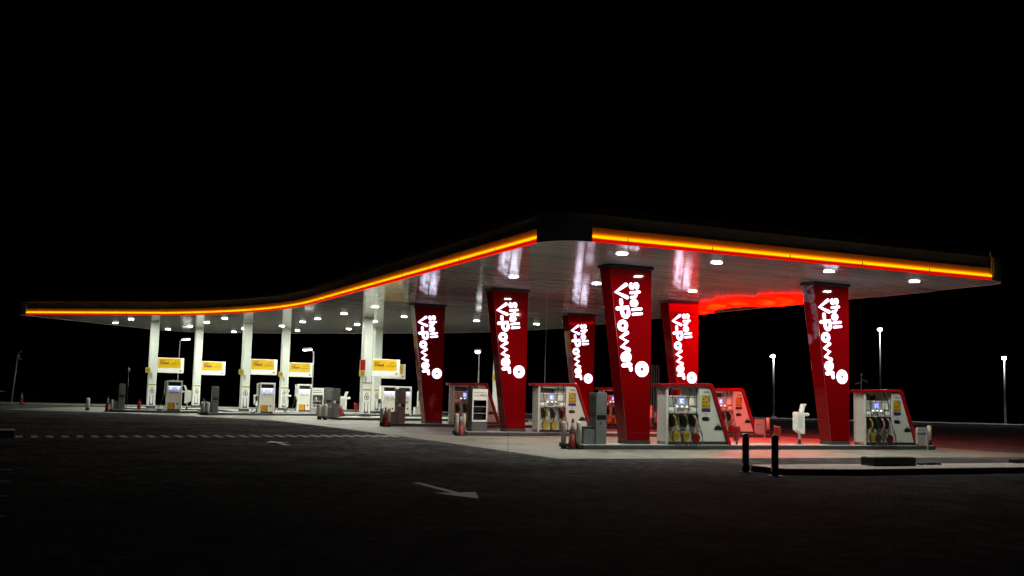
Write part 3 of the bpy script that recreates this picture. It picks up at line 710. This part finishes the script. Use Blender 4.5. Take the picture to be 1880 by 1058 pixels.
# ------------------------------------------------------------------ diesel pumps
def diesel_pump(u, v, label, yellowbox=True):
    t = thing('diesel_pump', label, 'fuel pump', u, v, KZ, -.04, 'white framed diesel pumps')
    w_, D, H = .96, .45, 1.90
    mb = MB().box(0,.09,0,D,0,H-.1).box(w_-.09,w_,0,D,0,H-.1); mb.build('frame_post','white_frame',t,.008)
    MB().box(0,w_,-.01,D+.01,H-.1,H).build('frame_head','white_frame',t,.01)
    MB().box(-.09,-.01,.1,D+.2,.85,H-.05).build('side_leaf','cream',t,.01)
    MB().box(.092,w_-.092,.03,D-.02,.10,1.56).build('body','cream',t,.006)
    MB().box(.092,w_-.092,.06,D-.05,0,.098).build('base','plinth',t)
    MB().box(.092,w_-.092,.22,.23,1.56,H-.1).build('window','black',t)
    MB().box(.10,w_-.10,.018,.03,1.27,1.54).build('display','display_glow',t)
    MB().box(.10,w_-.10,.012,.018,1.49,1.54).build('display_light','screen_white',t)
    for a in (.16,.60): MB().box(a,a+.20,.010,.018,1.32,1.46).build('screen','screen',t)
    for a in (.20,.64): MB().box(a,a+.12,.006,.0098,1.36,1.43).build('screen_digits','screen_white',t)
    MB().prism_y([(.13,1.10),(.48,1.07),(.83,1.10),(.86,1.21),(.10,1.21)], .0, .03).build('plate','white_frame',t,.006)
    mb = MB().box(.20,.40,-.003,0,1.12,1.17).box(.44,.49,-.003,0,1.11,1.175).box(.54,.76,-.003,0,1.12,1.17); mb.build('plate_marks','label_grey',t)
    if yellowbox:
        MB().box(.095,.48,.018,.03,.10,.50).build('yellow_panel','orange',t)
        MB().box(.482,.54,.018,.03,.10,.50).build('red_stripe','red_trim',t)
    MB().lathe([(.06,0),(.06,.006)], 14, (.70,.029,.44), 'y').build('emblem','brown',t)
    MB().box(-.22,-.10,.05,.3,.75,1.05).build('nozzle_boot','black',t,.02)
    MB().tube([(-.16,.05,.95),(-.24,.0,.6),(-.42,-.02,.2),(-.5,-.05,.03),(-.28,-.1,.02),(-.12,0,.12),(-.06,.1,.5),(-.05,.12,1.0)], .02, 6).build('hose','hose',t)
    return t
diesel_pump(-11.05,38.9,'leftmost diesel pump with lit blue screens and orange lower panel')
diesel_pump(-5.80,36.0,'second diesel pump from left, right of the white box stand')
diesel_pump(-1.95,42.0,'third diesel pump from left, partly behind the small shelf cabinet')
diesel_pump(1.85,34.8,'diesel pump behind bollards without an orange lower panel',False)
diesel_pump(3.25,35.9,'diesel pump mostly hidden behind another, only its top right corner showing',False)

# ------------------------------------------------------------------ kiosks
def kiosk(u, v, label, extra=0, flip=False, s=1.0, slotwhite=False):
    t = thing('payment_kiosk', label, 'payment kiosk', u, v, KZ, 0, 'grey steel payment kiosks', s)
    MB().box(0,.40,0,.50,0,1.68).build('cabinet','steel_grey',t,.012)
    MB().box(-.006,0,.02,.48,.9,1.55).build('side_cover','steel_dark',t)
    MB().box(-.010,-.0065,.08,.42,1.02,1.40).build('side_label','olive_side' if not extra else 'yellow',t)
    MB().box(-.42,-.002,.05,.45,0,.54).build('low_cabinet','steel_grey',t,.012)
    MB().box(-.44,.0,.03,.47,.542,.56).build('low_lid','steel_dark',t)
    MB().box(.03,.37,-.006,0,.80,.95).build('slot','black',t)
    if slotwhite: MB().box(.02,.15,-.012,-.0065,.81,.96).build('paper','white_frame',t)
    MB().box(.17,.20,-.012,0,.64,.74).build('lock','black',t,.004)
    MB().box(-.22,-.21,.04,.05,.30,.48).build('low_lock','black',t)
    MB().box(.01,.39,-.004,0,1.005,1.012).build('door_gap','black',t)
    MB().box(.34,.36,-.01,0,1.3,1.42).build('handle','steel_dark',t)
    return t
kiosk(-2.19,-.18,'nearest grey payment kiosk, behind the large cone')
kiosk(-2.42,19.15,'grey payment kiosk left of the leftmost red column, with a white paper', slotwhite=True)
kiosk(-3.05,28.75,'grey payment kiosk left of the close pair of white columns, in front', slotwhite=True, s=.98)
kiosk(-2.9,31.0,'grey payment kiosk with yellow side label, just behind its twin', extra=1)
kiosk(-8.78,35.3,'grey payment kiosk with a red cone leaning on its low cabinet', s=.95)
kiosk(-13.78,39.9,'leftmost grey payment kiosk', s=.96)
t = thing('utility_box', 'pale box with upright yellow plate behind the foot of the leftmost red column', 'box', 5.6, 38.4)
MB().box(-.2,.35,0,.4,0,.50).build('body','cream',t,.02); MB().box(-.22,.37,-.02,.42,.50,.53).build('lid','pump_grey',t,.01)
MB().box(.02,.30,.05,.3,.53,1.62).build('sign_post','white_frame',t,.01); MB().box(.01,.31,.04,.05,.95,1.42).build('yellow_plate','yellow',t)
t = thing('fuel_price_tray', 'thin silver tray lying on the low cabinet of the nearest kiosk', 'tray', -2.42,-.02, KZ+.562, .3)
MB().box(-.16,.16,-.06,.06,0,.012).build('plate','galv',t); MB().box(-.02,.02,-.02,.02,.012,.03).build('clip','black',t)

# shelf cabinets
def shelf(u, v, label, w_, H, goods=False, head=True):
    t = thing('shelf_cabinet', label, 'shelf cabinet', u, v, KZ, 0, 'roadside shelf cabinets')
    D = .50; z0 = .42 if not goods else .34
    MB().box(0,w_,.0,D,0,z0).build('base','lead' if not goods else 'pump_grey',t,.006)
    mb = MB().box(.0,.012,.002,D,z0,H).box(w_-.012,w_,.002,D,z0,H).box(.012,w_-.012,D-.015,D,z0,H); mb.build('side_wall','black' if not goods else 'pump_grey',t)
    zt = H-.46
    mb = MB().box(0,.05,-.02,.0,z0,zt).box(w_-.05,w_,-.02,.0,z0,zt).box(0,w_,-.02,.0,z0-.02,z0+.05).box(0,w_,-.02,.0,zt,H); mb.build('frame','white_frame',t)
    MB().box(0,w_,.0,D,H-.02,H+.005).build('top','black',t)
    n = 3 if not goods else 2
    for i in range(1, n):
        z = z0+.05+(zt-z0-.05)*i/n
        MB().box(.05,w_-.05,-.01,D-.02,z-.012,z+.012).build('shelf','galv' if not goods else 'white_frame',t)
    mb = MB()
    if not goods:
        for i, (a, b) in enumerate(((.06,.30),(.32,.60))): mb.box(a,b,-.023,-.0205,H-.16,H-.14)
        mb.box(.06,.36,-.023,-.0205,H-.29,H-.27)
        mb.build('header_lines','label_grey',t)
        text('HELIX', .12, 'label_red', 'lettering', t, .50, -.022, H-.30, .002, .003)
        for zz in (z0+.08, z0+.42, z0+.72): 
            MB().box(.10,w_-.10,.15,.35,zz,zz+.16).build('stock_boxes','rubber',t,.01) if zz+.16 < zt else None
    else:
        mb.box(.06,.66,-.023,-.0205,H-.18,H-.15).box(.06,.66,-.023,-.0205,H-.32,H-.28).build('header_lines','label_grey',t)
        for (x, z) in ((.30,z0+.52),(.12,z0+.07),(.32,z0+.07),(.55,z0+.07)):
            MB().lathe([(.06,0),(.075,.02),(.075,.14),(.05,.18),(.02,.20)], 10, (x,.12,z)).build('oil_bottle','goods',t)
    return t
shelf(-2.46,9.62,'black sided shelf cabinet with white frame in front of pump 11', .68, 1.74)
shelf(-2.05,37.7,'small white shelf cabinet with pale bottles right of third diesel pump', .78, 1.66, True)

# ------------------------------------------------------------------ bollards, cones
def bollard(u, v, label, z=0, h=.88, r_=.085, dark=False, grp='white bollards at the island ends', s=1.0):
    t = thing('bollard', label, 'bollard', u, v, z, random.uniform(-.3,.3), grp, s)
    MB().lathe([(r_+.004,0),(r_+.004,.20)], 18).build('base_sleeve','rubber' if not dark else 'bollard_dark',t)
    MB().lathe([(r_,.20),(r_,h-.06),(r_*.95,h-.035),(r_*.75,h-.015),(r_*.4,h-.003),(.004,h)], 18).build('post','post_white' if not dark else 'bollard_dark',t)
    if dark:
        MB().lathe([(r_+.006,h-.075),(r_+.006,h-.06),(r_*.97,h-.03),(r_*.7,h-.006),(.01,h+.004)], 18).build('cap','galv',t)  # pale cap paints in the rim light on the top
        MB().lathe([(r_+.10,0),(r_+.10,.012),(r_,.02)], 18).build('foot_plate','lead',t)
    return t
def cone(u, v, label, z=0, s=1.0, rot=(0,0,0)):
    t = thing('traffic_cone', label, 'traffic cone', u, v, z, 0, 'red and white traffic cones', s)
    if rot != (0,0,0): t.rotation_euler = (rot[0], rot[1], TH+rot[2])
    MB().box(-.22,.22,-.22,.22,0,.05).build('base','rubber',t,.02)
    MB().lathe([(.155,.05),(.15,.08),(.105,.48)], 18).build('body','cone_red',t)
    MB().lathe([(.106,.48),(.052,.84)], 18).build('sleeve','cone_sleeve',t)
    MB().lathe([(.051,.84),(.034,.96),(.026,.97)], 18).build('tip','cone_red',t)
    return t
cone(-3.07,-.22,'largest traffic cone, between two white bollards at the nearest kiosk')
bollard(-3.31,-.05,'white bollard left of the largest traffic cone')
bollard(-2.95,-.42,'white bollard right of the largest traffic cone')
bollard(-3.35,9.05,'white bollard at left of the cone below pump 11')
bollard(-2.98,9.25,'white bollard between that cone and the black shelf cabinet')
cone(-3.15,9.1,'traffic cone between bollards in front of pump 11', 0, .92)
bollard(-3.38,18.7,'white bollard at far left before the leftmost red column')
bollard(-3.08,18.5,'white bollard beside the low cabinet left of the leftmost red column')
cone(-3.25,18.5,'traffic cone between bollards left of the leftmost red column', 0, .97)
bollard(-3.85,28.7,'white bollard left of the front twin kiosk, left one of its pair', r_=.11)
bollard(-3.55,28.5,'white bollard left of the front twin kiosk, right one of its pair', r_=.11)
bollard(-9.32,35.3,'white bollard under the second sign, left one of its pair', s=.9, r_=.135)
bollard(-9.10,34.9,'white bollard under the second sign, right one of its pair', s=.9, r_=.135)
bollard(-14.18,39.5,'white bollard right of the small cone at far left', s=.88)
cone(-14.40,39.9,'small traffic cone beside a bollard left of the leftmost kiosk', 0, .97)
bollard(-15.39,42.9,'leftmost white bollard, standing alone', s=.9, r_=.135)
cone(-19.31,60.2,'tiny traffic cone at the far left edge by the leaning pole', 0, .95)
cone(-9.05,35.45,'traffic cone leaning against the low cabinet of a kiosk', .50, .62, (0,-.45,0))
bollard(-3.52,-9.72,'dark bollard in the right foreground, the left one of two', h=.91, dark=True, grp='dark bollards in the right foreground', r_=.080)
bollard(-3.61,-10.9,'dark bollard in the right foreground, in front of the kerb strip', h=.93, dark=True, grp='dark bollards in the right foreground', r_=.080)
# right ends of the islands
def guard_panel(u, v, label):
    t = thing('guard_panel', label, 'panel', u, v, KZ, 0, 'rounded grey panels at the island ends')
    w_, z0, z1, r_ = .27, .03, .69, .07
    poly = arc(w_-r_,z0+r_,r_,-90,0,4)+arc(w_-r_,z1-r_,r_,0,90,4)+arc(-w_+r_,z1-r_,r_,90,180,4)+arc(-w_+r_,z0+r_,r_,180,270,4)
    MB().prism_y(poly,-.05,.05).build('board','steel_grey' if False else 'pump_grey',t,.01)
    MB().box(.17,.23,-.11,-.051,-.148,.60).build('leg','galv',t,.005)
    mb = MB().tube([(-.36,-.06,.48),(.36,-.06,.48)], .012, 6); mb.build('rail','galv',t)
    return t
nm = {0:'at the right end of the nearest island',1:'lit pink beside the half hidden pump',2:'on the third island, hidden behind pumps'}
for k in range(3):
    v = k*B_
    bollard(12.63,v-.10,'white bollard right of the rounded panel '+nm[k], KZ, h=.76)
    bollard(11.95,v+.30,'white bollard left of the rounded panel '+nm[k], KZ, h=.80)
    guard_panel(11.90,v-.42,'rounded grey panel between white bollards '+nm[k])
cone(13.35,1.9,'red cone tip showing behind the rounded panel at the right')

# ------------------------------------------------------------------ service stands and red covers
def stand(u, v, label, rot=0, s=1.0, z=KZ):
    t = thing('service_stand', label, 'service stand', u, v, z, rot, 'white squeegee and towel stands', s)
    MB().lathe([(.14,0),(.14,.02),(.06,.03)], 16).build('foot','black',t)
    MB().lathe([(.055,.02),(.055,.18)], 12).build('lower_sleeve','rubber',t)
    MB().lathe([(.045,.18),(.045,.46)], 12).build('post','post_white',t)
    poly = [(-.22,.52),(.02,.38),(.16,.37),(.16,1.14),(.13,1.17),(-.17,1.17),(-.21,1.15),(-.22,1.11)]
    MB().prism_y(poly,-.12,.12).build('box','white_frame',t,.02)
    MB().prism_y([(-.17,.60),(.05,.56),(.05,1.06),(-.17,1.06)],-.126,-.12).build('front_panel','white',t,.003)
    MB().prism_y([(.04,1.17),(.14,1.17),(.22,1.42),(.28,1.44),(.26,1.47),(.12,1.46)],-.09,.09).build('lid','white_frame',t,.01)
    MB().box(.161,.43,-.08,.08,1.02,1.14).build('arm','white_frame',t,.05)
    return t
stand(6.6,.28,'white service stand with raised lid left of the rightmost red column')
stand(10.95,17.4,'pinkish white service stand seen behind pump 3', PI)
stand(-9.2,43.0,'white service stand left of the second white column', PI*.95, 1.1)
stand(-5.15,39.95,'white service stand between third column and second diesel pump', .2, .95)
stand(-3.2,40.2,'white service stand in front of the fourth white column', -.9, 1.0)
stand(-1.75,31.2,'white service stand behind the front twin kiosk', .1, 1.0)
stand(-1.95,20.0,'white service stand whose round arm shows right of a grey kiosk', .3, .95)
def red_cover(u, v, label, s=1.0, z=KZ):
    t = thing('red_cover', label, 'extinguisher cover', u, v, z, .2, 'red flared extinguisher covers', s)
    MB().lathe([(.03,0),(.03,.16)], 10).build('leg','black',t)
    def shell(cx, cy, w0, w1, z0, z1, d):
        n = 9; P = []; F_ = []
        for j in range(6):
            k = j/5; zz = z0+(z1-z0)*k; ww = w0+(w1-w0)*(k**.7)
            for i in range(n):
                a = PI*(i/(n-1)); P.append((cx-ww*math.cos(a), cy-ww*.75*math.sin(a), zz-.03*math.sin(a)*k - .05*(i/(n-1))*k))
        for j in range(5):
            for i in range(n-1): F_.append((j*n+i, j*n+i+1, (j+1)*n+i+1, (j+1)*n+i))
        mb = MB().add(P, F_, True); o = mb.build('shell','red_plastic',t)
        md = o.modifiers.new('solid','SOLIDIFY'); md.thickness = d
        return o
    shell(-.04,0,.07,.17,.10,.70,.012); shell(.10,.08,.06,.13,.14,.60,.012)
    MB().lathe([(.07,.12),(.085,.16),(.085,.48),(.05,.54),(.02,.56)], 12, (.0,.05,0)).build('bottle','red_plastic',t)
    return t
red_cover(3.62,.05,'red flared cover on a short stand beside the slope of pump 3')
red_cover(5.48,.15,'red flared cover behind the right dark bollard')
red_cover(2.55,43.0,'small red flared cover left of the close pair of white columns', 1.0)
def extinguisher(u, v, label, s=1.0):
    t = thing('fire_extinguisher', label, 'fire extinguisher', u, v, KZ, 0, 'red fire extinguishers', s)
    MB().lathe([(.10,0),(.115,.03),(.115,.42),(.08,.50),(.035,.54)], 14).build('cylinder','red_plastic',t)
    MB().lathe([(.03,.54),(.03,.60)], 10).build('valve','black',t); MB().box(-.02,.12,-.015,.015,.60,.63).build('lever','red_plastic',t)
    MB().tube([(.03,0,.57),(.13,-.02,.5),(.15,-.03,.2)], .012, 6).build('hose','hose',t)
extinguisher(-12.5,40.2,'small red fire extinguisher between leftmost kiosk and first white column')
extinguisher(-2.25,30.0,'dark red fire extinguisher right of the front twin kiosk',1.0)
extinguisher(-3.9,40.6,'dim red fire extinguisher beside the fourth white column',1.1)

# ------------------------------------------------------------------ far things
def lamp_post(x, y, h, label, bright=False, arm=0, lit=True, lean=0, head=True, r_=.09, hs=1.0, soft=False):
    o = bpy.data.objects.new('street_lamp', None); COL.objects.link(o); o.location = (x, y, 0); o.rotation_euler = (0, lean, 0)
    tag(o, label, 'street lamp', 'lamp posts behind the station')
    MB().lathe([(.32,0),(.32,.12),(.14,.16)], 14).build('footing','sidewalk',o)
    MB().lathe([(r_,.1),(r_*.55,h-.05)], 10).build('pole','galv',o)
    if arm: MB().tube([(0,0,h-.3),(arm*.25,0,h+.02),(arm*.7,0,h+.12)], .035, 6).build('arm','galv',o)
    ax = arm*.9
    MB().prism_y([(ax-.34*hs,h+.06),(ax+.34*hs,h+.12),(ax+.3*hs,h+.22),(ax-.28*hs,h+.18)],-.12,.12).build('housing','steel_grey',o,.02)
    if lit:
        MB().lathe([(.01,h-.12),(.13,h-.09),(.20,h-.02),(.19,h+.05),(.10,h+.09)], 14, (ax,0,0)).build('lens','street_lens_bright' if bright else ('street_lens_soft' if soft else 'street_lens'),o) if hs<1 else MB().prism_y([(ax-.28*hs,h-.04-(.14 if hs<1 else 0)),(ax+.28*hs,h+.02-(.14 if hs<1 else 0)),(ax+.33*hs,h+.10),(ax-.33*hs,h+.045)],-.17,.17).build('lens','street_lens_bright' if bright else ('street_lens_soft' if soft else 'street_lens'),o,.03)
    return o
lamp_post(26.3,104.0,6.15,'street lamp on a thick white pole between pink pump and white stand',arm=-.1,r_=.11,hs=.62)
lamp_post(34.1,96.0,8.5,'tallest and brightest street lamp, above the rightmost pump',True,hs=.7)
lamp_post(46.1,97.2,6.2,'street lamp at the far right edge of the photo',r_=.11,hs=.62)
lamp_post(-2.1,70.5,4.5,'short street lamp rising behind pump 11',arm=-.12,r_=.06,soft=True,hs=.8)
lamp_post(-14.0,74.2,4.45,'street lamp just above the fourth yellow sign',arm=-.5,r_=.06,soft=True)
lamp_post(-27.3,86.0,5.5,'street lamp above the leftmost yellow sign, its head tilted right',arm=.55,r_=.07,soft=True)
lamp_post(2.55,75.5,7.6,'tall curved lamp pole reaching behind the canopy edge, between left red columns',arm=-.8,lit=False,r_=.05)
# unlit leaning pole
o = bpy.data.objects.new('leaning_pole', None); COL.objects.link(o); o.location = (-39.9, 84.0, 0); o.rotation_euler = (0, math.radians(3.9), 0)
tag(o, 'unlit grey leaning pole with small cameras at far left', 'pole')
MB().lathe([(.07,0),(.045,3.95)], 8).build('shaft','galv',o)
mb = MB().box(-.05,.30,-.05,.05,3.55,3.66).box(-.05,.05,-.05,.28,3.75,3.86).tube([(0,0,3.9),(.22,0,4.25)], .03, 6); mb.build('cameras','pump_grey',o)
def mast(x, y, h, label, cams=True):
    o = bpy.data.objects.new('camera_mast', None); COL.objects.link(o); o.location = (x, y, 0); tag(o, label, 'mast')
    MB().lathe([(.05,0),(.035,h)] if cams else [(.02,0),(.02,h)], 8).build('pole','galv' if cams else 'black',o)
    MB().lathe([(.02,h-.1),(.08,h),(.08,h+.12),(.02,h+.2)], 10).build('dome','white' if cams else 'lead',o)
    if not cams: return
    MB().prism_y([(-.55,h-.85),(-.1,h-.70),(-.1,h-.60),(-.55,h-.72)],-.06,.06).build('camera','white',o)
    MB().prism_y([(.08,h-.45),(.6,h-.62),(.6,h-.48),(.08,h-.30)],-.06,.06).build('camera','white',o)
mast(32.0,95.0,4.2,'thin camera mast above the rightmost pump')
mast(-25.6,70.2,2.65,'faint thin mast above the leftmost grey kiosk', False)
o = bpy.data.objects.new('slatted_screen', None); COL.objects.link(o); o.location = (12.1, 90, 0); tag(o, 'tall pale vertical slat screen behind the nearest red column', 'screen')
mb = MB()
for i in range(7): mb.box(-.44+i*.195-.045, -.44+i*.195+.045, -.03, .03, 0, 4.55-(0.1 if i < 3 else 0))
mb.build('slats','white_frame',o); MB().box(-.6,.9,.031,.05,.5,.54).box(-.6,.9,.031,.05,2.7,2.74).build('rail','galv',o)
o = bpy.data.objects.new('railing', None); COL.objects.link(o); o.location = (-41.2, 84.5, 0); tag(o, 'low dim metal railing at the far left edge', 'railing')
MB().tube([(-6,0,.95),(.5,0,.95)], .025, 6).build('rail','galv',o)
for x in (-5.5,-2.7,.0): MB().lathe([(.025,0),(.025,.95)], 6, (x,0,0)).build('post','galv',o)

# ------------------------------------------------------------------ world, camera
wd = bpy.data.worlds.new('World'); sc.world = wd; wd.use_nodes = True
N = wd.node_tree.nodes; L = wd.node_tree.links
sky = N.new('ShaderNodeTexSky'); sky.sky_type = 'NISHITA'; sky.sun_disc = False; sky.sun_elevation = math.radians(-4); sky.sun_rotation = math.radians(180)
L.new(sky.outputs[0], N['Background'].inputs['Color']); N['Background'].inputs['Strength'].default_value = .0008
cam = bpy.data.cameras.new('camera'); co = bpy.data.objects.new('camera', cam); COL.objects.link(co)
cam.sensor_width = 36; cam.lens = 36*1910/1880; cam.clip_end = 6000; cam.clip_start = .1
Fv = Vector((0,.99480251,.10182322)); Rv = Vector((.99968752,-.00254532,.02486747)); Uv = Vector((-.0249974,-.10179141,.99449165))
M = Matrix(((Rv.x,Uv.x,-Fv.x,0),(Rv.y,Uv.y,-Fv.y,0),(Rv.z,Uv.z,-Fv.z,1.695),(0,0,0,1)))
co.matrix_world = M
sc.camera = co
vs_ = sc.view_settings; vs_.view_transform = 'Standard'; vs_.look = 'None'; vs_.exposure = 0; vs_.gamma = 1; vs_.use_curve_mapping = False
sc.cycles.use_denoising = True
sc.cycles.max_bounces = 8; sc.cycles.sample_clamp_indirect = 6
